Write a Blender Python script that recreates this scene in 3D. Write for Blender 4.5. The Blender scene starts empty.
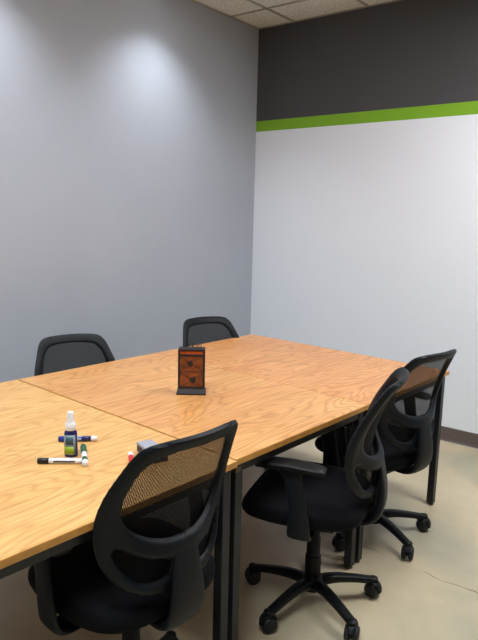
import bpy, bmesh, math, random
import numpy as np
from mathutils import Vector, Matrix
random.seed(4)
S = bpy.context.scene
COL = S.collection
PI = math.pi

# ------------------------------------------------------------------ camera
cd = bpy.data.cameras.new('camera'); cam = bpy.data.objects.new('camera', cd); COL.objects.link(cam)
cd.sensor_fit = 'VERTICAL'; cd.sensor_height = 24; cd.sensor_width = 24; cd.lens = 24 * 611.6 / 640
cd.clip_start = .05; cd.clip_end = 50
cr = Vector((0.66110507, -0.7498842, 0.02477452)); cu = Vector((0.10720004, 0.12708655, 0.98608172)); cf = Vector((0.74259561, 0.6492478, -0.16440518))
m = Matrix((cr, cu, -cf)).transposed().to_4x4(); m.translation = (0, 0, 1.4967)
cam.matrix_world = m
S.camera = cam

# ------------------------------------------------------------------ world, exposure
w = bpy.data.worlds.new('world'); S.world = w; w.use_nodes = True
w.node_tree.nodes['Background'].inputs[0].default_value = (.8, .85, 1, 1)
w.node_tree.nodes['Background'].inputs[1].default_value = .1
S.view_settings.view_transform = 'Standard'; S.view_settings.look = 'None'
S.view_settings.exposure = 0.10; S.view_settings.gamma = 1; S.view_settings.use_curve_mapping = False
TROFFER = 27.0          # emission of the ceiling troffers' diffusers
CAN_POWER = 60.0       # watts of each recessed wall washer
TROFFERS = [(1.27, 2.78, (.98, .985, 1)), (3.71, 2.17, (.88, .95, 1))]    # along the grey wall, out from it
CANS = [(1.16, .36), (2.42, .36), (3.68, .36)]

# ------------------------------------------------------------------ material helpers
def lin(c): return tuple(((v/255)/12.92 if v/255 <= .04045 else ((v/255+.055)/1.055)**2.4) for v in c) + (1,)
def mat(name, rgb, rough=.5, metal=0, spec=.5, bump=0, bscale=200, var=0, vscale=8, emit=None, estr=0):
    m = bpy.data.materials.new(name); m.use_nodes = True; nt = m.node_tree; b = nt.nodes['Principled BSDF']
    c = lin(rgb); b.inputs['Base Color'].default_value = c
    b.inputs['Roughness'].default_value = rough; b.inputs['Metallic'].default_value = metal
    b.inputs['Specular IOR Level'].default_value = spec
    tc = nt.nodes.new('ShaderNodeTexCoord')
    if var:
        n = nt.nodes.new('ShaderNodeTexNoise'); n.inputs['Scale'].default_value = vscale; n.inputs['Detail'].default_value = 5
        nt.links.new(tc.outputs['Object'], n.inputs['Vector'])
        r = nt.nodes.new('ShaderNodeValToRGB')
        r.color_ramp.elements[0].position = .3; r.color_ramp.elements[1].position = .7
        r.color_ramp.elements[0].color = tuple(v*(1-var) for v in c[:3]) + (1,)
        r.color_ramp.elements[1].color = tuple(min(1, v*(1+var)) for v in c[:3]) + (1,)
        nt.links.new(n.outputs['Fac'], r.inputs['Fac']); nt.links.new(r.outputs['Color'], b.inputs['Base Color'])
    if bump:
        n = nt.nodes.new('ShaderNodeTexNoise'); n.inputs['Scale'].default_value = bscale; n.inputs['Detail'].default_value = 3
        nt.links.new(tc.outputs['Object'], n.inputs['Vector'])
        bp = nt.nodes.new('ShaderNodeBump'); bp.inputs['Strength'].default_value = bump; bp.inputs['Distance'].default_value = .002
        nt.links.new(n.outputs['Fac'], bp.inputs['Height']); nt.links.new(bp.outputs['Normal'], b.inputs['Normal'])
    if emit:
        b.inputs['Emission Color'].default_value = lin(emit); b.inputs['Emission Strength'].default_value = estr
    return m
class NT:
    """tiny node builder"""
    def __init__(s, m): s.nt = m.node_tree; s.b = s.nt.nodes['Principled BSDF']
    def n(s, t, **kw):
        x = s.nt.nodes.new(t)
        for k, v in kw.items(): setattr(x, k, v)
        return x
    def l(s, a, b): s.nt.links.new(a, b)
    def math(s, op, a, b=None, c=None):
        x = s.n('ShaderNodeMath', operation=op)
        for i, v in enumerate((a, b, c)):
            if v is None: continue
            if isinstance(v, (int, float)): x.inputs[i].default_value = v
            else: s.l(v, x.inputs[i])
        return x.outputs[0]
    def ramp(s, fac, stops, interp='LINEAR'):
        r = s.n('ShaderNodeValToRGB'); cr = r.color_ramp; cr.interpolation = interp
        while len(cr.elements) < len(stops): cr.elements.new(.5)
        for e, (p, c) in zip(cr.elements, stops): e.position = p; e.color = c
        s.l(fac, r.inputs['Fac']); return r.outputs['Color']
    def mix(s, fac, a, b, mode='MIX'):
        x = s.n('ShaderNodeMix', data_type='RGBA', blend_type=mode)
        for sock, v in ((x.inputs[0], fac), (x.inputs[6], a), (x.inputs[7], b)):
            if hasattr(v, 'is_output'): s.l(v, sock)
            else: sock.default_value = v
        return x.outputs[2]

M = {}
M['plastic'] = mat('black_plastic', (13, 18, 25), .5, spec=.25, bump=.15, bscale=900)
M['plastic2'] = mat('black_base_plastic', (9, 10, 12), .45, spec=.25)
M['fabric'] = mat('black_fabric', (10, 11, 16), .95, spec=.2, bump=.5, bscale=700)
M['rubber'] = mat('caster_rubber', (14, 15, 17), .5)
M['steel'] = mat('dark_steel', (30, 34, 40), .4, metal=.2, bump=.05, bscale=400)
M['steelfoot'] = mat('foot_steel', (95, 85, 70), .35, metal=.7)
M['chrome'] = mat('chrome', (200, 200, 205), .2, metal=1)
M['white'] = mat('white_plastic', (235, 235, 238), .35)
M['felt'] = mat('eraser_felt', (78, 74, 76), .95, bump=.5, bscale=500)
M['erasertop'] = mat('eraser_top', (158, 158, 168), .6)
M['blue'] = mat('blue_plastic', (22, 42, 130), .3)
M['navy'] = mat('navy_plastic', (24, 32, 92), .3)
M['green'] = mat('green_plastic', (28, 92, 58), .35)
M['red'] = mat('red_plastic', (205, 35, 40), .35)
M['blackpl'] = mat('marker_black', (16, 16, 18), .35)
M['lantern'] = mat('lantern_iron', (40, 32, 34), .5, metal=.3, bump=.3, bscale=300)
M['basem'] = mat('cove_vinyl', (98, 88, 84), .5)
M['caulk'] = mat('floor_caulk', (190, 184, 172), .6)
M['fixture'] = mat('fixture_white', (230, 230, 228), .4)
M['unseenwall'] = mat('unseen_dimmed_wall', (150, 150, 150), .7, bump=.2, bscale=350)  # unseen walls, colour toned down to grey to cut their bounce light
M['grid'] = mat('tbar', (166, 160, 146), .5)

def wall_mat(name, rgb):
    return mat(name, rgb, .55, spec=.35, bump=.25, bscale=260, var=.025, vscale=2)
M['greywall'] = wall_mat('grey_wall_paint', (174, 179, 190))

# end wall: white below, a green stripe, charcoal above (one wall, three paints)
m = wall_mat('three_paint_wall', (222, 222, 226)); M['endwall'] = m; k = NT(m)
g = k.n('ShaderNodeNewGeometry'); sx = k.n('ShaderNodeSeparateXYZ'); k.l(g.outputs['Position'], sx.inputs[0])
z = sx.outputs['Z']
col = k.mix(k.math('GREATER_THAN', z, 2.187), lin((238, 243, 252)), lin((130, 182, 42)))
col = k.mix(k.math('GREATER_THAN', z, 2.268), col, lin((76, 76, 79)))
k.l(col, k.b.inputs['Base Color']); k.b.inputs['Roughness'].default_value = .5

# oak veneer
def oak(name, tint, seed, axis_swap=False, ray=.35):
    m = mat(name, (220, 160, 95), .3, spec=.5); k = NT(m)
    tc = k.n('ShaderNodeTexCoord'); mp = k.n('ShaderNodeMapping'); k.l(tc.outputs['Object'], mp.inputs['Vector'])
    mp.inputs['Location'].default_value = (seed*3.1, seed*1.7, seed)
    mp.inputs['Scale'].default_value = (.75, 3.6, 1)
    n1 = k.n('ShaderNodeTexNoise'); n1.inputs['Scale'].default_value = 1.15; n1.inputs['Detail'].default_value = 2.2; n1.inputs['Roughness'].default_value = .45
    n1.inputs['Distortion'].default_value = .25
    k.l(mp.outputs[0], n1.inputs['Vector'])
    rings = k.math('SINE', k.math('MULTIPLY', n1.outputs['Fac'], 165))
    rings = k.math('MULTIPLY_ADD', rings, .5, .5)
    rings = k.math('POWER', rings, 3.0)
    # fine pores, long streaks
    mp2 = k.n('ShaderNodeMapping'); k.l(tc.outputs['Object'], mp2.inputs['Vector']); mp2.inputs['Scale'].default_value = (5, 110, 1)
    n2 = k.n('ShaderNodeTexNoise'); n2.inputs['Scale'].default_value = 1; n2.inputs['Detail'].default_value = 4; k.l(mp2.outputs[0], n2.inputs['Vector'])
    # broad tone
    mp3 = k.n('ShaderNodeMapping'); k.l(tc.outputs['Object'], mp3.inputs['Vector']); mp3.inputs['Scale'].default_value = (1.2, 5, 1); mp3.inputs['Location'].default_value = (seed, 2*seed, 0)
    n3 = k.n('ShaderNodeTexNoise'); n3.inputs['Scale'].default_value = 1.6; n3.inputs['Detail'].default_value = 3; k.l(mp3.outputs[0], n3.inputs['Vector'])
    base = k.ramp(n3.outputs['Fac'], [(.3, lin(tint[0])), (.7, lin(tint[1]))])
    dark = lin(tint[2])
    c = k.mix(k.math('MULTIPLY', rings, ray), base, dark)
    c = k.mix(k.math('MULTIPLY', k.math('SUBTRACT', n2.outputs['Fac'], .42), 1.5), c, dark)
    k.l(c, k.b.inputs['Base Color'])
    rr = k.math('MULTIPLY_ADD', n2.outputs['Fac'], .12, .27); k.l(rr, k.b.inputs['Roughness'])
    return m
M['oak1'] = oak('oak_yellow', [(224, 170, 102), (234, 188, 120), (168, 106, 48)], 1.0, ray=.34)
M['oak2'] = oak('oak_amber', [(220, 158, 96), (230, 176, 112), (160, 92, 42)], 2.6, ray=.42)
M['oak3'] = oak('oak_rust', [(218, 150, 90), (228, 168, 106), (158, 88, 40)], 4.3, ray=.42)
M['oakedge'] = mat('oak_edge_band', (196, 140, 66), .4, var=.15, vscale=30)

# polished concrete
m = mat('polished_concrete', (170, 160, 135), .4, spec=.4); M['floor'] = m; k = NT(m)
g = k.n('ShaderNodeNewGeometry')
def noise(sc, det, dist=0):
    n = k.n('ShaderNodeTexNoise'); n.inputs['Scale'].default_value = sc; n.inputs['Detail'].default_value = det; n.inputs['Distortion'].default_value = dist
    k.l(g.outputs['Position'], n.inputs['Vector']); return n.outputs['Fac']
a = noise(1.1, 6, .6); b_ = noise(9, 6); c_ = noise(120, 2)
col = k.ramp(a, [(.36, lin((166, 162, 140))), (.52, lin((202, 186, 154))), (.70, lin((218, 204, 176)))])
col = k.mix(k.math('MULTIPLY', b_, .35), col, lin((150, 140, 115)))
col = k.mix(k.math('MULTIPLY', k.math('MULTIPLY', c_, 1), .22), col, lin((224, 216, 192)))
sx = k.n('ShaderNodeSeparateXYZ'); k.l(g.outputs['Position'], sx.inputs[0])
wob = k.math('MULTIPLY', k.math('SUBTRACT', noise(7, 4), .5), .06)
dx = k.math('ABSOLUTE', k.math('SUBTRACT', k.math('ADD', sx.outputs['X'], wob), 2.39))
crack = k.math('LESS_THAN', dx, .0035)
crack = k.math('MULTIPLY', crack, k.math('MULTIPLY_ADD', noise(6, 3), 3.2, -1.45))
crack = k.math('MINIMUM', k.math('MAXIMUM', crack, 0), .8)
col = k.mix(crack, col, lin((70, 62, 52)))
k.l(col, k.b.inputs['Base Color'])
k.l(k.math('MULTIPLY_ADD', b_, .25, .25), k.b.inputs['Roughness'])

# ceiling tile
m = mat('ceiling_tile', (186, 178, 160), .9, spec=.1); M['tile'] = m; k = NT(m)
tc = k.n('ShaderNodeTexCoord'); v = k.n('ShaderNodeTexNoise'); v.inputs['Scale'].default_value = 90; v.inputs['Detail'].default_value = 3
k.l(tc.outputs['Object'], v.inputs['Vector'])
k.l(k.ramp(v.outputs['Fac'], [(.35, lin((190, 188, 178))), (.5, lin((235, 232, 222)))]), k.b.inputs['Base Color'])

# woven mesh of the chair backs: real open weave, the holes are clear
m = mat('back_mesh_weave', (24, 25, 29), .8); M['mesh'] = m; k = NT(m); k.b.inputs['Base Color'].default_value = lin((14, 14, 18)) ; k.b.inputs['Specular IOR Level'].default_value = .2
uv = k.n('ShaderNodeUVMap'); sx = k.n('ShaderNodeSeparateXYZ'); k.l(uv.outputs[0], sx.inputs[0])
P = .0042
def stripe(o, ph=0):
    f = k.math('FRACT', k.math('ADD', k.math('DIVIDE', o, P), 100+ph))
    return k.math('LESS_THAN', k.math('ABSOLUTE', k.math('SUBTRACT', f, .5)), .20)
hole = k.math('MULTIPLY', stripe(sx.outputs['X']), stripe(sx.outputs['Y']))
tr = k.n('ShaderNodeBsdfTransparent'); mx = k.n('ShaderNodeMixShader')
k.l(hole, mx.inputs[0]); k.l(k.b.outputs[0], mx.inputs[1]); k.l(tr.outputs[0], mx.inputs[2])
k.l(mx.outputs[0], k.nt.nodes['Material Output'].inputs[0])

# lantern glass: orange panes, a little translucent
def glassy(name, rgb, dark):
    m = mat(name, rgb, .25, spec=.6, var=0); k = NT(m)
    tc = k.n('ShaderNodeTexCoord'); n = k.n('ShaderNodeTexNoise'); n.inputs['Scale'].default_value = 38; n.inputs['Detail'].default_value = 3
    k.l(tc.outputs['Object'], n.inputs['Vector'])
    k.l(k.ramp(n.outputs['Fac'], [(.35, lin(dark)), (.65, lin(rgb))]), k.b.inputs['Base Color'])
    k.b.inputs['Transmission Weight'].default_value = .25
    return m
M['amber'] = glassy('amber_glass', (160, 82, 38), (112, 56, 32))
M['amber2'] = glassy('orange_glass', (214, 92, 26), (170, 66, 24))
M['diffuser'] = mat('lamp_diffuser', (240, 240, 240), .5, emit=(255, 255, 255), estr=TROFFER)

# bottle label
M['label'] = mat('bottle_label_grey', (126, 142, 150), .5, var=.3, vscale=160)
M['label_lime'] = mat('bottle_label_lime', (150, 178, 40), .5, var=.12, vscale=90)
M['label_dark'] = mat('bottle_label_picture', (52, 84, 96), .5, var=.4, vscale=220)
M['blabel'] = mat('blue_marker_label', (40, 62, 150), .4)
k = NT(M['blabel']); tc = k.n('ShaderNodeTexCoord'); n = k.n('ShaderNodeTexNoise'); n.inputs['Scale'].default_value = 150
k.l(tc.outputs['Object'], n.inputs['Vector'])
k.l(k.ramp(n.outputs['Fac'], [(.52, lin((26, 48, 142))), (.58, lin((205, 212, 235)))]), k.b.inputs['Base Color'])

# ------------------------------------------------------------------ object helpers
def link(name, me, material=None, parent=None, smooth=True):
    o = bpy.data.objects.new(name, me); COL.objects.link(o)
    if material: me.materials.append(material)
    if smooth:
        for p in me.polygons: p.use_smooth = True
    if parent: o.parent = parent
    return o
def build(name, bm, material=None, parent=None, smooth=True, bevel=0, seg=2, angle=.6):
    bmesh.ops.recalc_face_normals(bm, faces=bm.faces)
    me = bpy.data.meshes.new(name); bm.to_mesh(me); bm.free()
    o = link(name, me, material, parent, smooth)
    if bevel:
        b = o.modifiers.new('bevel', 'BEVEL'); b.width = bevel; b.segments = seg; b.limit_method = 'ANGLE'; b.angle_limit = angle
    if smooth:
        try: me.set_sharp_from_angle(angle=.9)
        except Exception: pass
    return o
def box(bm, x0, x1, y0, y1, z0, z1, mtx=None):
    r = bmesh.ops.create_cube(bm, size=1)
    for v in r['verts']:
        v.co = Vector(((x0+x1)/2 + v.co.x*(x1-x0), (y0+y1)/2 + v.co.y*(y1-y0), (z0+z1)/2 + v.co.z*(z1-z0)))
        if mtx: v.co = mtx @ v.co
def lathe(bm, prof, n=32, sx=1, sy=1, mtx=None):
    rings = []
    for r, z in prof:
        if r <= 1e-6: rings.append([bm.verts.new((0, 0, z))])
        else: rings.append([bm.verts.new((r*math.cos(2*PI*i/n)*sx, r*math.sin(2*PI*i/n)*sy, z)) for i in range(n)])
    for a, b in zip(rings, rings[1:]):
        for i in range(n):
            j = (i+1) % n
            if len(a) == 1 and len(b) == 1: continue
            if len(a) == 1: bm.faces.new((a[0], b[i], b[j]))
            elif len(b) == 1: bm.faces.new((a[i], a[j], b[0]))
            else: bm.faces.new((a[i], a[j], b[j], b[i]))
    if len(rings[0]) > 1: bm.faces.new(rings[0][::-1])
    if len(rings[-1]) > 1: bm.faces.new(rings[-1])
    if mtx:
        for rr in rings:
            for v in rr: v.co = mtx @ v.co
def spline(pts, n=8):
    """Catmull-Rom through tuples of any width"""
    pts = [np.array(p, float) for p in pts]; P = [2*pts[0]-pts[1]] + pts + [2*pts[-1]-pts[-2]]; out = []
    for i in range(1, len(P)-2):
        for t in np.linspace(0, 1, n, endpoint=False):
            a, b, c, d = P[i-1:i+3]
            out.append(.5*((2*b)+(-a+c)*t+(2*a-5*b+4*c-d)*t*t+(-a+3*b-3*c+d)*t**3))
    out.append(P[-2]); return out
def sweep(bm, rows, side, seg=16, power=3.0, n=8):
    """rows: (x,y,z, width along `side`, thickness) ; superellipse section, rounded ends"""
    rows = spline(rows, n); side = Vector(side).normalized(); rings = []
    N = len(rows)
    for i, q in enumerate(rows):
        c = Vector(q[:3]); t = Vector(rows[min(i+1, N-1)][:3]) - Vector(rows[max(i-1, 0)][:3]); t.normalize()
        s = (side - t*side.dot(t)).normalized(); u = t.cross(s)
        ring = []
        for k in range(seg):
            a = 2*PI*k/seg; ca, sa = math.cos(a), math.sin(a)
            ex = math.copysign(abs(ca)**(2/power), ca); ey = math.copysign(abs(sa)**(2/power), sa)
            ring.append(bm.verts.new(c + s*ex*q[3]/2 + u*ey*q[4]/2))
        rings.append(ring)
    for a, b in zip(rings, rings[1:]):
        for i in range(seg):
            j = (i+1) % seg; bm.faces.new((a[i], a[j], b[j], b[i]))
    for r, sgn in ((rings[0], 1), (rings[-1], 0)):
        c = sum((v.co for v in r), Vector())/seg; cv = bm.verts.new(c)
        for i in range(seg): bm.faces.new((r[i], r[(i+1) % seg], cv))
def thing(name, label, cat, loc=(0, 0, 0), rz=0, group=None):
    o = bpy.data.objects.new(name, None); COL.objects.link(o); o.empty_display_size = .1
    o.location = loc; o.rotation_euler = (0, 0, rz); o['label'] = label; o['category'] = cat
    if group: o['group'] = group
    return o
def structure(o): o['kind'] = 'structure'; return o

# ------------------------------------------------------------------ the room
H = 2.969
C0 = Vector((3.92911845, 3.3034186, 0)); DL = Vector((-0.998886, -0.04718863, 0)); DR = Vector((0.06019962, -0.99818636, 0))
LL, LR = 5.6, 5.3
def room(a, b, z=0): return C0 + DL*a + DR*b + Vector((0, 0, z))
def slab(name, a0, a1, b0, b1, z0, z1, material, bevel=0):
    bm = bmesh.new(); vs = [bm.verts.new(room(a, b, z)) for z in (z0, z1) for a, b in ((a0, b0), (a1, b0), (a1, b1), (a0, b1))]
    for f in ((0, 1, 2, 3), (4, 5, 6, 7), (0, 1, 5, 4), (1, 2, 6, 5), (2, 3, 7, 6), (3, 0, 4, 7)): bm.faces.new([vs[i] for i in f])
    return structure(build(name, bm, material, smooth=False, bevel=bevel))
T = .12
slab('floor', -T, LL+T, -T, LR+T, -.1, 0, M['floor'])
slab('ceiling', -T, LL+T, -T, LR+T, H, H+.1, M['tile'])
slab('wall_left', 0, LL, -T, 0, 0, H, M['greywall'])
slab('wall_right', -T, 0, -T, LR+T, 0, H, M['endwall'])
slab('wall_back', LL, LL+T, -T, LR+T, 0, H, M['unseenwall'])
slab('wall_front', 0, LL, LR, LR+T, 0, H, M['unseenwall'])
def baseboard(name, pts):
    """cove base profile swept along a wall: pts = (distance along, out of wall) mapping"""
    prof = [(0, .1), (.004, .1), (.005, .097), (.005, .02), (.009, .008), (.014, 0), (0, 0)]
    bm = bmesh.new(); rings = []
    for s in (0, 1): rings.append([bm.verts.new(pts(s, d, z)) for d, z in prof])
    n = len(prof)
    for i in range(n): bm.faces.new((rings[0][i], rings[0][(i+1) % n], rings[1][(i+1) % n], rings[1][i]))
    bm.faces.new(rings[0]); bm.faces.new(rings[1][::-1])
    return structure(build(name, bm, M['basem'], smooth=False))
baseboard('baseboard_left', lambda s, d, z: room(.016 + s*(LL-.032), d, z))
baseboard('baseboard_right', lambda s, d, z: room(d, s*LR, z))
# pale caulk line along the foot of the end wall
slab('trim_1', .013, .022, .02, LR, 0, .003, M['caulk'])
# ceiling T-bar grid
bm = bmesh.new()
def bar(a0, a1, b0, b1):
    z0, z1 = H-.004, H; vs = [bm.verts.new(room(a, b, z)) for z in (z0, z1) for a, b in ((a0, b0), (a1, b0), (a1, b1), (a0, b1))]
    for f in ((0, 1, 2, 3), (4, 5, 6, 7), (0, 1, 5, 4), (1, 2, 6, 5), (2, 3, 7, 6), (3, 0, 4, 7)): bm.faces.new([vs[i] for i in f])
W2 = .012
for i in range(9): bar(.36+.61*i-W2, .36+.61*i+W2, 0, LR)
for i in range(9): bar(0, LL, .335+.61*i-W2, .335+.61*i+W2)
bar(0, LL, 0, .02); bar(0, .02, 0, LR)
structure(build('trim_2', bm, M['grid'], smooth=False))

# ------------------------------------------------------------------ lamps
def troffer(a, b, col, label):
    p = room(a, b, H-.05); t = thing('ceiling_light', label, 'light', p, math.atan2(DL.y, DL.x), 'ceiling troffers')
    bm = bmesh.new(); L, Wd = .6, .3
    for x0, x1, y0, y1 in ((-Wd, Wd, -L, -L+.03), (-Wd, Wd, L-.03, L), (-Wd, -Wd+.03, -L+.03, L-.03), (Wd-.03, Wd, -L+.03, L-.03)): box(bm, x0, x1, y0, y1, 0, .045)
    build('frame', bm, M['fixture'], t, smooth=False)
    md = M['diffuser'].copy(); md.node_tree.nodes['Principled BSDF'].inputs['Emission Color'].default_value = tuple(col)+(1,)
    bm = bmesh.new(); box(bm, -Wd+.03, Wd-.03, -L+.03, L-.03, .008, .014); build('diffuser', bm, md, t, smooth=False)
for i, (a, b, c) in enumerate(TROFFERS):
    troffer(a, b, c, ['long white ceiling light panel above the room, nearest the white end wall', 'long white ceiling light panel farther from the white end wall'][i])
def can(a, b, label):
    p = room(a, b, H-.006); t = thing('recessed_downlight', label, 'light', p, 0, 'downlights along the grey wall')
    bm = bmesh.new(); lathe(bm, [(.055, .006), (.055, 0), (.06, -.003), (.085, 0), (.088, .006)], 32); build('trim_ring', bm, M['fixture'], t)
    bm = bmesh.new(); lathe(bm, [(0, .002), (.054, .002), (.054, .005), (0, .005)], 32); build('lamp_lens', bm, M['diffuser'], t)
    l = bpy.data.lights.new('downlight_beam', 'SPOT'); l.energy = CAN_POWER; l.spot_size = math.radians(112); l.spot_blend = .9; l.shadow_soft_size = .06
    l.color = (.90, .95, 1); o = bpy.data.objects.new('downlight_beam', l); COL.objects.link(o); o.parent = t; o.location = (0, 0, -.012)
for (a, b), lb in zip(CANS, ['small recessed downlight by the grey wall, nearest the room corner', 'small recessed downlight by the grey wall, middle of the row', 'small recessed downlight by the grey wall, farthest from the corner']): can(a, b, lb)

# ------------------------------------------------------------------ tables
TW, TY0, TY1, TX = .8344, 1.2116, 2.5533, 1.3891
def table(x0, y0, y1, label, om, TW=TW):
    t = thing('table', label, 'table', (x0+TW/2, (y0+y1)/2, 0), 0, 'oak topped work tables pushed together')
    hx, hy = TW/2-.0012, (y1-y0)/2
    bm = bmesh.new(); box(bm, -hx, hx, -hy, hy, .7405-.021, .7405); top = build('tabletop', bm, om, t, smooth=False, bevel=.0018)
    e = .0012; bm = bmesh.new()                        # edge banding round the veneered board
    for q in ((-hx-e, hx+e, -hy-e, -hy), (-hx-e, hx+e, hy, hy+e), (-hx-e, -hx, -hy, hy), (hx, hx+e, -hy, hy)): box(bm, *q, .7405-.021, .739)
    build('edge_band', bm, M['oakedge'], top, smooth=False)
    i = .012; s = .036
    bm = bmesh.new()
    for q in ((-hx+i+s, hx-i-s, -hy+i+.003, -hy+i+.028), (-hx+i+s, hx-i-s, hy-i-.028, hy-i-.003), (-hx+i+.003, -hx+i+.028, -hy+i+s, hy-i-s), (hx-i-.028, hx-i-.003, -hy+i+s, hy-i-s)): box(bm, *q, .684, .7195)
    build('apron_rail', bm, M['steel'], t, smooth=False, bevel=.002)
    for sx_ in (-1, 1):
        for sy_ in (-1, 1):
            cx, cy = sx_*(hx-i-s/2), sy_*(hy-i-s/2)
            bm = bmesh.new(); box(bm, cx-s/2, cx+s/2, cy-s/2, cy+s/2, .012, .7195); lg = build('leg', bm, M['steel'], t, smooth=False, bevel=.003)
            bm = bmesh.new(); lathe(bm, [(.012, 0), (.016, .002), (.016, .012)], 16, mtx=Matrix.Translation((cx, cy, 0))); build('levelling_foot', bm, M['steelfoot'], lg)
            bm = bmesh.new(); box(bm, cx-.0185, cx+.010, cy-.0185, cy+.010, .684, .706); build('corner_bracket', bm, M['steelfoot'] if (sx_ < 0 and sy_ < 0) else M['steel'], lg, smooth=False, bevel=.003)
    return t
table(TX-1.2-.006, TY0-.010, TY1, 'oak topped table with the markers and spray bottle on it', M['oak1'], 1.2)
table(TX, TY0, TY1, 'oak topped table in the middle, carrying the small orange lantern', M['oak2'])
table(TX+TW, TY0, TY1, 'oak topped table with a bare top, closest to the white wall', M['oak3'])

# ------------------------------------------------------------------ task chair
def mirror_closed(half):
    h = spline(half, 6); h = [(max(0, p[0]), p[1]) for p in h]; return np.array(h + [(-x, y) for x, y in h[-2:0:-1]])
def closed(pts):
    pts = [np.array(p, float) for p in pts]; n = len(pts); out = []
    for i in range(n):
        a, b, c, d = pts[i-1], pts[i], pts[(i+1) % n], pts[(i+2) % n]
        for t in np.linspace(0, 1, 6, endpoint=False): out.append(.5*((2*b)+(-a+c)*t+(2*a-5*b+4*c-d)*t*t+(-a+3*b-3*c+d)*t**3))
    return np.array(out)
def sdf(P, poly):
    """signed distance (inside positive) and nearest boundary point"""
    A = poly; B = np.roll(poly, -1, 0); AB = B-A
    t = np.clip(((P[:, None]-A)*AB).sum(2)/(AB*AB).sum(1), 0, 1); Q = A + AB*t[..., None]
    d = np.linalg.norm(P[:, None]-Q, axis=2); k = d.argmin(1); near = Q[np.arange(len(P)), k]; dm = d.min(1)
    x, y = P[:, 0:1], P[:, 1:2]; cond = (A[:, 1] > y) != (B[:, 1] > y)
    xi = A[:, 0] + (y-A[:, 1])*AB[:, 0]/np.where(AB[:, 1] == 0, 1e-9, AB[:, 1]); inside = (cond & (x < xi)).sum(1) % 2 == 1
    return np.where(inside, dm, -dm), near
OUT = mirror_closed([(0, 0), (.06, .002), (.12, .018), (.172, .058), (.205, .115), (.22, .185), (.222, .25), (.212, .315), (.194, .375), (.175, .430), (.154, .459), (.122, .470), (.06, .474), (0, .475)])
WIN = mirror_closed([(0, .160), (.05, .163), (.10, .178), (.138, .205), (.160, .240), (.167, .28), (.162, .325), (.149, .375), (.132, .402), (.108, .420), (.06, .426), (0, .427)])
HOLE = closed([(.040, .055), (.085, .044), (.128, .058), (.160, .095), (.178, .138), (.172, .158), (.145, .142), (.100, .118), (.055, .106), (.036, .085)])
HOLE2 = HOLE * [-1, 1]
yb_pts = spline([(-.03, -.215), (0, -.213), (.08, -.203), (.16, -.200), (.24, -.213), (.32, -.238), (.40, -.270), (.48, -.306)], 10)
YV = np.array([p[0] for p in yb_pts]); YB = np.array([p[1] for p in yb_pts])
def back_surf(u, v):
    y = np.interp(v, YV, YB) + 1.25*u*u
    return y, .482 + .98*v - .25*(np.clip(v-.3, 0, 1)**2)
def frame_mesh():
    st = .0065; us = np.arange(-.2275, .2276, st); vs = np.arange(-.0065, .482, st)
    U, V = np.meshgrid(us, vs); P = np.stack([U.ravel(), V.ravel()], 1)
    best = np.full(len(P), 9.); near = P.copy()
    for poly, sg in ((OUT, 1), (WIN, -1), (HOLE, -1), (HOLE2, -1)):
        d, q = sdf(P, poly); d = d*sg
        k = d < best; best[k] = d[k]; near[k] = q[k]
    snap = np.abs(best) < st*.62; P[snap] = near[snap]; best[snap] = 0
    keep = best >= -1e-9; r = .018
    e = np.clip(best/r, 0, 1); th = np.sqrt(np.clip(1-(1-e)**2, 0, 1))
    nu = len(us); bm = bmesh.new(); F = {}; Bk = {}
    for i in np.nonzero(keep)[0]:
        u, v = P[i]; y, z = back_surf(u, v)
        bulge = .030*math.exp(-((v-.125)/.075)**2)*max(0, 1-(abs(u)/.19)**2)
        y -= bulge; t = th[i]*.0125
        F[i] = bm.verts.new((u, y+t, z)); Bk[i] = F[i] if best[i] < 1e-9 else bm.verts.new((u, y-t*1.25, z))
    for j in range(len(vs)-1):
        for i in range(nu-1):
            q = [j*nu+i, j*nu+i+1, (j+1)*nu+i+1, (j+1)*nu+i]
            if not all(x in F for x in q):
                q3 = [x for x in q if x in F]
                if len(q3) != 3: continue
                q = q3
            c = np.mean([P[x] for x in q], 0)
            if sdf(c[None], OUT)[0][0] < 0 or any(sdf(c[None], h)[0][0] > 0 for h in (WIN, HOLE, HOLE2)): continue
            for D, o in ((F, 1), (Bk, -1)):
                vv = [D[x] for x in q][::o]
                if D is Bk and all(best[x] < 1e-9 for x in q): continue
                try: bm.faces.new(vv)
                except ValueError: pass
    loose = [v for v in bm.verts if not v.link_faces]
    for v in loose: bm.verts.remove(v)
    return bm
def mesh_panel():
    st = .012; us = np.linspace(-.222, .222, 38); vs = np.linspace(0, .475, 40); U, V = np.meshgrid(us, vs)
    P = np.stack([U.ravel(), V.ravel()], 1); d, q = sdf(P, OUT); ins = .010
    # pull everything outside the inset outline in to it
    for i in range(len(P)):
        if d[i] < ins:
            n = (P[i]-q[i]); L = np.linalg.norm(n)
            inward = n/L*(1 if d[i] > 0 else -1) if L > 1e-6 else -q[i]/np.linalg.norm(q[i])
            P[i] = q[i] + inward*ins if d[i] > -st*1.6 else P[i]
    keep = d > -st*1.6
    bm = bmesh.new(); uvl = bm.loops.layers.uv.new('UVMap'); nu = len(us); D = {}
    for i in np.nonzero(keep)[0]:
        u, v = P[i]; y, z = back_surf(u, v); D[i] = bm.verts.new((u, y+.004, z))
    uvs = {D[i]: P[i] for i in D}
    for j in range(len(vs)-1):
        for i in range(nu-1):
            q = [j*nu+i, j*nu+i+1, (j+1)*nu+i+1, (j+1)*nu+i]
            if all(x in D for x in q):
                f = bm.faces.new([D[x] for x in q])
                for lp in f.loops: lp[uvl].uv = uvs[lp.vert]
    for f in list(bm.faces):
        if f.calc_area() < 1e-9: bm.faces.remove(f)
    for v in [v for v in bm.verts if not v.link_faces]: bm.verts.remove(v)
    return bm

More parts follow.
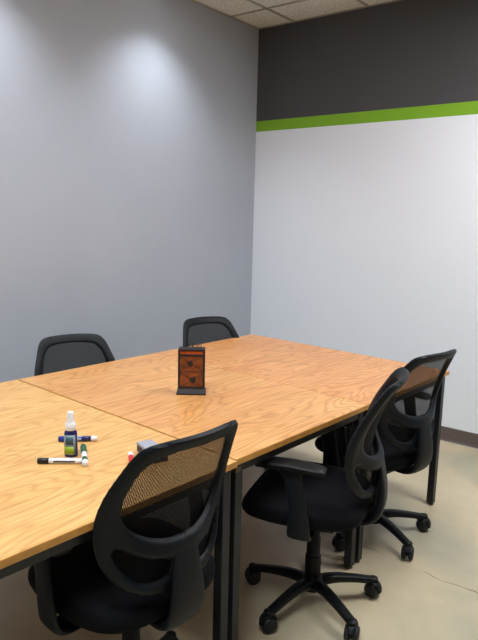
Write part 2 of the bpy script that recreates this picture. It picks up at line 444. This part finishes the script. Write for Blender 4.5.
def seat_mesh():
    bm = bmesh.new(); n = 48; rings = []
    def ring(s, z, dome=0):
        r = []
        for i in range(n):
            a = 2*PI*i/n; ca, sa = math.cos(a), math.sin(a); pw = 2/3.6
            x = math.copysign(abs(ca)**pw, ca)*.245*s; y = math.copysign(abs(sa)**pw, sa)*.235*s + .028
            x *= 1 - .10*max(0, -y/.235)            # narrower towards the back
            zz = z - dome*(max(0, (y-.12)/.13)**2)*.022 + .010*(abs(x)/.245)**2*dome
            r.append(bm.verts.new((x, y, zz)))
        rings.append(r)
    for s, z, d in ((.12, .452, 1), (.35, .452, 1), (.6, .454, 1), (.8, .457, 1), (.9, .456, 1), (.96, .449, 1), (.99, .438, 1), (1, .424, .8), (.995, .412, .6), (.97, .400, .4), (.9, .391, .2), (.6, .386, 0), (.2, .386, 0)): ring(s, z, d)
    for a, b in zip(rings, rings[1:]):
        for i in range(n): bm.faces.new((a[i], a[(i+1) % n], b[(i+1) % n], b[i]))
    bm.faces.new(rings[0]); bm.faces.new(rings[-1])
    return bm

def rotz(a): return Matrix.Rotation(a, 4, 'Z')
R_ARM = .258
def make_chair():
    t = thing('task_chair', '', 'chair')
    base = bpy.data.objects.new
    # star base: one casting
    bm = bmesh.new(); lathe(bm, [(.030, .055), (.040, .060), (.042, .105), (.032, .115), (.026, .118)], 24)
    for k_ in range(5):
        a = 2*PI*k_/5; mt = rotz(a)
        b2 = bmesh.new(); sweep(b2, [(.02, 0, .088, .052, .040), (.09, 0, .094, .046, .034), (.17, 0, .086, .040, .028), (.235, 0, .074, .036, .026), (.268, 0, .070, .034, .026)], (0, 1, 0), 14, 3)
        b2.transform(mt); me = bpy.data.meshes.new('tmp'); b2.to_mesh(me); b2.free(); bm.from_mesh(me); bpy.data.meshes.remove(me)
        lathe(bm, [(.013, .050), (.0175, .054), (.0175, .080), (.012, .084), (0, .085)], 14, mtx=Matrix.Translation((R_ARM*math.cos(a), R_ARM*math.sin(a), 0)))
    sb = build('star_base', bm, M['plastic2'], t)
    for k_ in range(5):
        a = 2*PI*k_/5; sw = [0.4, 2.0, -1.1, 2.9, .9][k_]
        mt = Matrix.Translation((R_ARM*math.cos(a), R_ARM*math.sin(a), 0)) @ rotz(sw)
        bm = bmesh.new()                                 # hood between and over the two wheels
        sweep(bm, [(-.030, 0, .030, .020, .012), (-.026, 0, .050, .034, .010), (-.008, 0, .063, .040, .010), (.014, 0, .062, .036, .010), (.030, 0, .046, .026, .010)], (0, 1, 0), 12, 2.6)
        lathe(bm, [(.010, .058), (.010, .054+.002), (.006, .05)][::-1], 12)
        box(bm, -.014, .014, -.005, .005, .018, .060)
        bm.transform(mt); cst = build('caster', bm, M['plastic2'], t)
        for sd in (-1, 1):
            bm = bmesh.new(); lathe(bm, [(0, .006), (.010, .006), (.027, .007), (.0295, .010), (.0295, .020), (.026, .025), (.012, .027), (0, .027)], 28)
            bm.transform(mt @ Matrix.Translation((0, 0, .0297)) @ Matrix.Rotation(-sd*PI/2, 4, 'X')); build('wheel', bm, M['rubber'], cst)
    # gas lift with a telescoping cover
    bm = bmesh.new(); lathe(bm, [(.030, .112), (.031, .114), (.031, .20), (.027, .203), (.027, .275), (.0235, .278), (.0235, .33)], 28); build('lift_column', bm, M['plastic2'], t)
    bm = bmesh.new(); lathe(bm, [(.0215, .24), (.0215, .345)], 24); build('upper_column', bm, M['plastic'], t)
    # seat and what is beneath it
    seat = build('seat', seat_mesh(), M['fabric'], t)
    bm = bmesh.new(); sweep(bm, [(0, -.10, .366, .30, .022), (0, .0, .366, .33, .024), (0, .12, .366, .30, .022)], (1, 0, 0), 20, 4)
    build('seat_pan', bm, M['plastic2'], seat)
    bm = bmesh.new(); box(bm, -.06, .06, -.10, .09, .328, .362); build('tilt_mechanism', bm, M['plastic2'], t, bevel=.008, seg=3)
    bm = bmesh.new(); sweep(bm, [(.05, .03, .345, .010, .010), (.15, .035, .348, .010, .010), (.215, .04, .343, .012, .010), (.27, .04, .337, .028, .009), (.285, .04, .335, .022, .008)], (0, 1, 0), 10, 2); build('lift_lever', bm, M['plastic2'], t)
    # backrest frame + mesh
    fr = build('backrest_frame', frame_mesh(), M['plastic'], t)
    build('mesh_panel', mesh_panel(), M['mesh'], fr)
    bm = bmesh.new()
    sweep(bm, [(0, -.236, .612, .080, .012), (0, -.240, .590, .086, .015), (0, -.245, .555, .094, .020), (0, -.250, .500, .108, .028), (0, -.248, .445, .118, .032), (0, -.232, .400, .118, .032), (0, -.195, .372, .112, .028), (0, -.14, .362, .100, .024), (0, -.06, .358, .085, .020)], (1, 0, 0), 20, 2.8)
    build('back_bracket', bm, M['plastic'], t)
    for sd in (-1, 1):
        bm = bmesh.new()
        sweep(bm, [(sd*.15, .0, .372, .085, .016), (sd*.225, .0, .368, .085, .018), (sd*.262, .0, .390, .085, .024), (sd*.272, .0, .450, .075, .026), (sd*.273, .01, .530, .062, .026), (sd*.272, .025, .600, .070, .026), (sd*.270, .035, .634, .10, .020)], (0, 1, 0), 16, 2.8)
        ar = build('armrest', bm, M['plastic'], t)
        bm = bmesh.new(); sweep(bm, [(sd*.268, -.085, .636, .055, .020), (sd*.268, -.06, .640, .070, .028), (sd*.268, .03, .645, .076, .030), (sd*.262, .11, .640, .074, .028), (sd*.252, .155, .628, .056, .022)], (1, 0, 0), 16, 2.6)
        build('arm_pad', bm, M['plastic2'], ar)
    return t
proto = make_chair()
def dup(src, parent=None):
    c = src.copy(); COL.objects.link(c)
    if parent: c.parent = parent
    for ch in list(src.children):
        if ch.name in DONE: continue
        dup(ch, c)
    return c
DONE = set()
LOWER = ('star_base', 'caster', 'lift_column')
def place(t, x, y, rot, baserot, lift, label):
    t.location = (x, y, 0); t.rotation_euler = (0, 0, math.radians(rot)); t['label'] = label; t['group'] = 'black mesh back task chairs round the tables'
    for ch in t.children:
        if ch.name.split('.')[0] in LOWER: ch.rotation_euler = (0, 0, math.radians(baserot - rot))
        else: ch.location = (0, 0, lift)
CH = [
    (1.050, 1.318, -2, 20, .032, 'black mesh back chair in the foreground, its back in front of the markers table'),
    (1.880, 1.225, 21, 33, 0.024, 'black mesh back chair turned sideways with its whole five-star base showing'),
    (2.543, 1.322, -8, 29.7, 0.015, 'black mesh back chair nearest the white wall, at the corner of the bare tabletop'),
    (1.70, 2.455, 163, 50, -.066, 'black mesh back chair against the grey wall, behind the seam of the tables'),
    (2.66, 2.40, 166, 10, -.066, 'black mesh back chair across the tables by the room corner, seen above the lantern'),
]
chairs = [proto] + [dup(proto) for _ in CH[1:]]
for c, a in zip(chairs, CH): place(c, *a)

# ------------------------------------------------------------------ lantern
TZ = .7405
rz = math.atan2(cr.y, cr.x) + math.radians(2)
t = thing('candle_lantern', 'small black metal lantern with orange glass panes standing on the middle table', 'lantern', (1.809, 1.847, TZ), rz)
bm = bmesh.new()
w0, d0 = .062, .040
def frustum(bm, x0, y0, z0, x1, y1, z1):
    a = [bm.verts.new((sx*x0, sy*y0, z0)) for sx, sy in ((-1, -1), (1, -1), (1, 1), (-1, 1))]; b = [bm.verts.new((sx*x1, sy*y1, z1)) for sx, sy in ((-1, -1), (1, -1), (1, 1), (-1, 1))]
    bm.faces.new(a); bm.faces.new(b)
    for i in range(4): bm.faces.new((a[i], a[(i+1) % 4], b[(i+1) % 4], b[i]))
frustum(bm, .064, .038, 0, .064, .038, .006); frustum(bm, .064, .038, .006, .056, .027, .026)
build('plinth', bm, M['lantern'], t, smooth=False, bevel=.001)
hx, hy, z0, z1 = .053, .024, .026, .198
bm = bmesh.new(); pw = .0045
for sx_ in (-1, 1):
    for sy_ in (-1, 1): box(bm, sx_*hx-pw, sx_*hx+pw, sy_*hy-pw, sy_*hy+pw, z0, z1)
for z in (z0+.004, .172, z1-.0035):
    for sy_ in (-1, 1): box(bm, -hx, hx, sy_*hy-pw*.9, sy_*hy+pw*.9, z-.0045, z+.0045)
    for sx_ in (-1, 1): box(bm, sx_*hx-pw*.9, sx_*hx+pw*.9, -hy, hy, z-.0045, z+.0045)
fr = build('lantern_frame', bm, M['lantern'], t, smooth=False, bevel=.0008)
for sy_ in (-1, 1):
    bm = bmesh.new(); box(bm, -hx, hx, sy_*hy-.0012, sy_*hy+.0012, z0, .170); p = build('glass_pane', bm, M['amber'], t, smooth=False); p['label'] = 'amber glass pane with two dark star motifs'
    # leading: diagonals, a cross line and two star shaped motifs
    bm = bmesh.new(); yy = sy_*(hy+.002)
    def lead(x0, za, x1, zb, wd):
        d = Vector((x1-x0, 0, zb-za)); nrm = Vector((-d.z, 0, d.x)).normalized()*wd/2; ps = [Vector((x0, yy, za)), Vector((x1, yy, zb))]
        vs = []
        for q in (-.0008, .0008):
            for pp, s in ((ps[0], 1), (ps[0], -1), (ps[1], -1), (ps[1], 1)): vs.append(bm.verts.new(pp + nrm*s + Vector((0, q, 0))))
        for f in ((0, 1, 2, 3), (4, 5, 6, 7), (0, 1, 5, 4), (1, 2, 6, 5), (2, 3, 7, 6), (3, 0, 4, 7)): bm.faces.new([vs[i] for i in f])
    zm = .100
    lead(-hx, zm, hx, zm, .0016)
    for cx, cz, s in ((-.006, .136, 1), (.008, .064, 1)):
        lead(cx, cz, -hx, cz+.034, .0013); lead(cx, cz, hx, cz+.034, .0013); lead(cx, cz, -hx, cz-.032, .0013); lead(cx, cz, hx, cz-.032, .0013)
        for j in range(7):
            a = 2*PI*j/7+.3; L = .017 if j % 2 else .013
            lead(cx, cz, cx+L*math.cos(a), cz+L*math.sin(a), .006)
        vs = [bm.verts.new((cx+.009*math.cos(2*PI*j/10), yy-.0009*(1 if sy_ < 0 else -1), cz+.009*math.sin(2*PI*j/10))) for j in range(10)]; bm.faces.new(vs)
    build('star_motif', bm, M['lantern'], p, smooth=False)
    bm = bmesh.new(); box(bm, -hx, hx, sy_*hy-.0012, sy_*hy+.0012, .170, z1); p = build('transom_pane', bm, M['amber2'], t, smooth=False); p['label'] = 'bright orange strip of glass along the top'
for sx_ in (-1, 1):
    bm = bmesh.new(); box(bm, sx_*hx-.0012, sx_*hx+.0012, -hy, hy, z0, z1); build('glass_pane', bm, M['amber'], t, smooth=False)
bm = bmesh.new(); frustum(bm, hx+.003, hy+.003, z1, hx+.001, hy+.001, z1+.0012); build('lid', bm, M['lantern'], t, smooth=False)
bm = bmesh.new()
for cx, r_, z in ((-.006, .012, z1+.016), (-.032, .007, z1+.010), (.014, .008, z1+.010), (.034, .007, z1+.009)):
    sweep(bm, [(cx+r_*math.cos(a), 0, z+r_*math.sin(a), .004, .003) for a in np.linspace(-PI/2, 1.4*PI, 9)], (0, 1, 0), 6, 2, 3)
build('scroll_top', bm, M['lantern'], t)

# ------------------------------------------------------------------ whiteboard kit
t = thing('spray_bottle', 'small blue spray bottle with white sprayer standing among the markers', 'bottle', (1.040, 1.600, TZ), rz)
bm = bmesh.new(); lathe(bm, [(.014, 0), (.0195, .002), (.0205, .006), (.0205, .076), (.019, .083), (.013, .089), (.0115, .092)], 32, 1, .72); build('bottle_body', bm, M['navy'], t)
def wrap(name, z0, z1, a0, a1, material, r=.0209, parent=t):
    bm = bmesh.new(); n = 14; rows = []
    for z in (z0, z1): rows.append([bm.verts.new((r*math.cos(a0+(a1-a0)*i/n), r*.72*math.sin(a0+(a1-a0)*i/n), z)) for i in range(n+1)])
    for i in range(n): bm.faces.new((rows[0][i], rows[0][i+1], rows[1][i+1], rows[1][i]))
    o = build(name, bm, material, parent); o.modifiers.new('solid', 'SOLIDIFY').thickness = .0003; return o
wrap('bottle_label', .010, .074, -PI*.93, -PI*.22, M['label'])
wrap('label_band', .012, .036, -PI*.85, -PI*.30, M['label_lime'], .0212)
wrap('label_picture', .042, .068, -PI*.72, -PI*.34, M['label_dark'], .0212)
bm = bmesh.new(); lathe(bm, [(.0155, .088), (.0165, .090), (.0165, .108), (.014, .112), (.013, .114)], 28)
cap = build('collar', bm, M['white'], t)
bm = bmesh.new(); lathe(bm, [(.013, .114), (.0115, .125), (.0105, .132), (.0100, .144), (.008, .147), (0, .1475)], 28); build('sprayer_cap', bm, M['white'], t)

def marker(label, p0, p1, r, parts):
    """p0 = cap end, p1 = tail end (world x,y), lying on the table. parts: (name, from, to, radius factor, material)"""
    p0 = Vector(p0+(0,)); p1 = Vector(p1+(0,)); d = p1-p0; L = d.length
    t = thing('marker', label, 'marker', (p0.x, p0.y, TZ), math.atan2(d.y, d.x), 'dry erase markers')
    for nm, a, b, f, mt in parts:
        bm = bmesh.new(); a *= L; b *= L; q = r*f; e = min(.0015, q*.2)
        lathe(bm, [(0, a), (q-e, a), (q, a+e), (q, b-e), (q-e, b), (0, b)], 24)
        bm.transform(Matrix.Translation((0, 0, r)) @ Matrix.Rotation(PI/2, 4, 'Y')); o = build(nm, bm, M[mt], t)
    return t
marker('blue marker with a white end lying behind the spray bottle', (1.082, 1.738), (1.176, 1.652), .0095, [('cap', 0, .34, 1, 'blue'), ('barrel', .34, .62, .92, 'blabel'), ('barrel', .62, .84, .92, 'navy'), ('end_plug', .84, 1, .9, 'white')])
marker('black and white marker lying to the left of the spray bottle', (.936, 1.622), (1.030, 1.526), .0088, [('cap', 0, .25, 1, 'blackpl'), ('barrel', .25, .36, .92, 'white'), ('label_stripe', .36, .86, .94, 'white'), ('end_plug', .86, 1, .92, 'white')])
marker('green marker with a white end pointing at the viewer beside the spray bottle', (1.100, 1.622), (1.021, 1.496), .0098, [('cap', 0, .42, 1, 'green'), ('barrel', .42, .7, .92, 'white'), ('label_stripe', .7, .86, .94, 'green'), ('end_plug', .86, 1, .95, 'white')])
marker('red and white marker half hidden by the foreground chair back', (1.098, 1.365), (1.170, 1.467), .009, [('cap', 0, .34, 1, 'red'), ('barrel', .34, .8, .92, 'red'), ('end_plug', .8, 1, .92, 'white')])
# dark side stripe on the black marker's barrel
for o in bpy.data.objects:
    if o.name.startswith('label_stripe') and o.parent and 'black and white' in o.parent.get('label', ''):
        bm = bmesh.new(); L = (Vector((.936, 1.622)) - Vector((1.030, 1.526))).length
        for a0 in (-.45, PI-.35):
            n = 6; rows = [[bm.verts.new((x*L, (.0084)*math.cos(a0+.62*i/n), .0088+.0084*math.sin(a0+.62*i/n))) for i in range(n+1)] for x in (.37, .85)]
            for i in range(n): bm.faces.new((rows[0][i], rows[0][i+1], rows[1][i+1], rows[1][i]))
        s = build('dark_stripe', bm, M['blackpl'], o.parent); s.modifiers.new('solid', 'SOLIDIFY').thickness = .0004

t = thing('eraser', 'grey felt board eraser behind the foreground chair back', 'eraser', (1.221, 1.421, TZ), math.radians(75))
bm = bmesh.new(); box(bm, -.062, .062, -.026, .026, 0, .022); build('felt_pad', bm, M['felt'], t, smooth=False, bevel=.003)
bm = bmesh.new(); box(bm, -.063, .063, -.027, .027, .022, .032); build('handle', bm, M['erasertop'], t, smooth=False, bevel=.003)
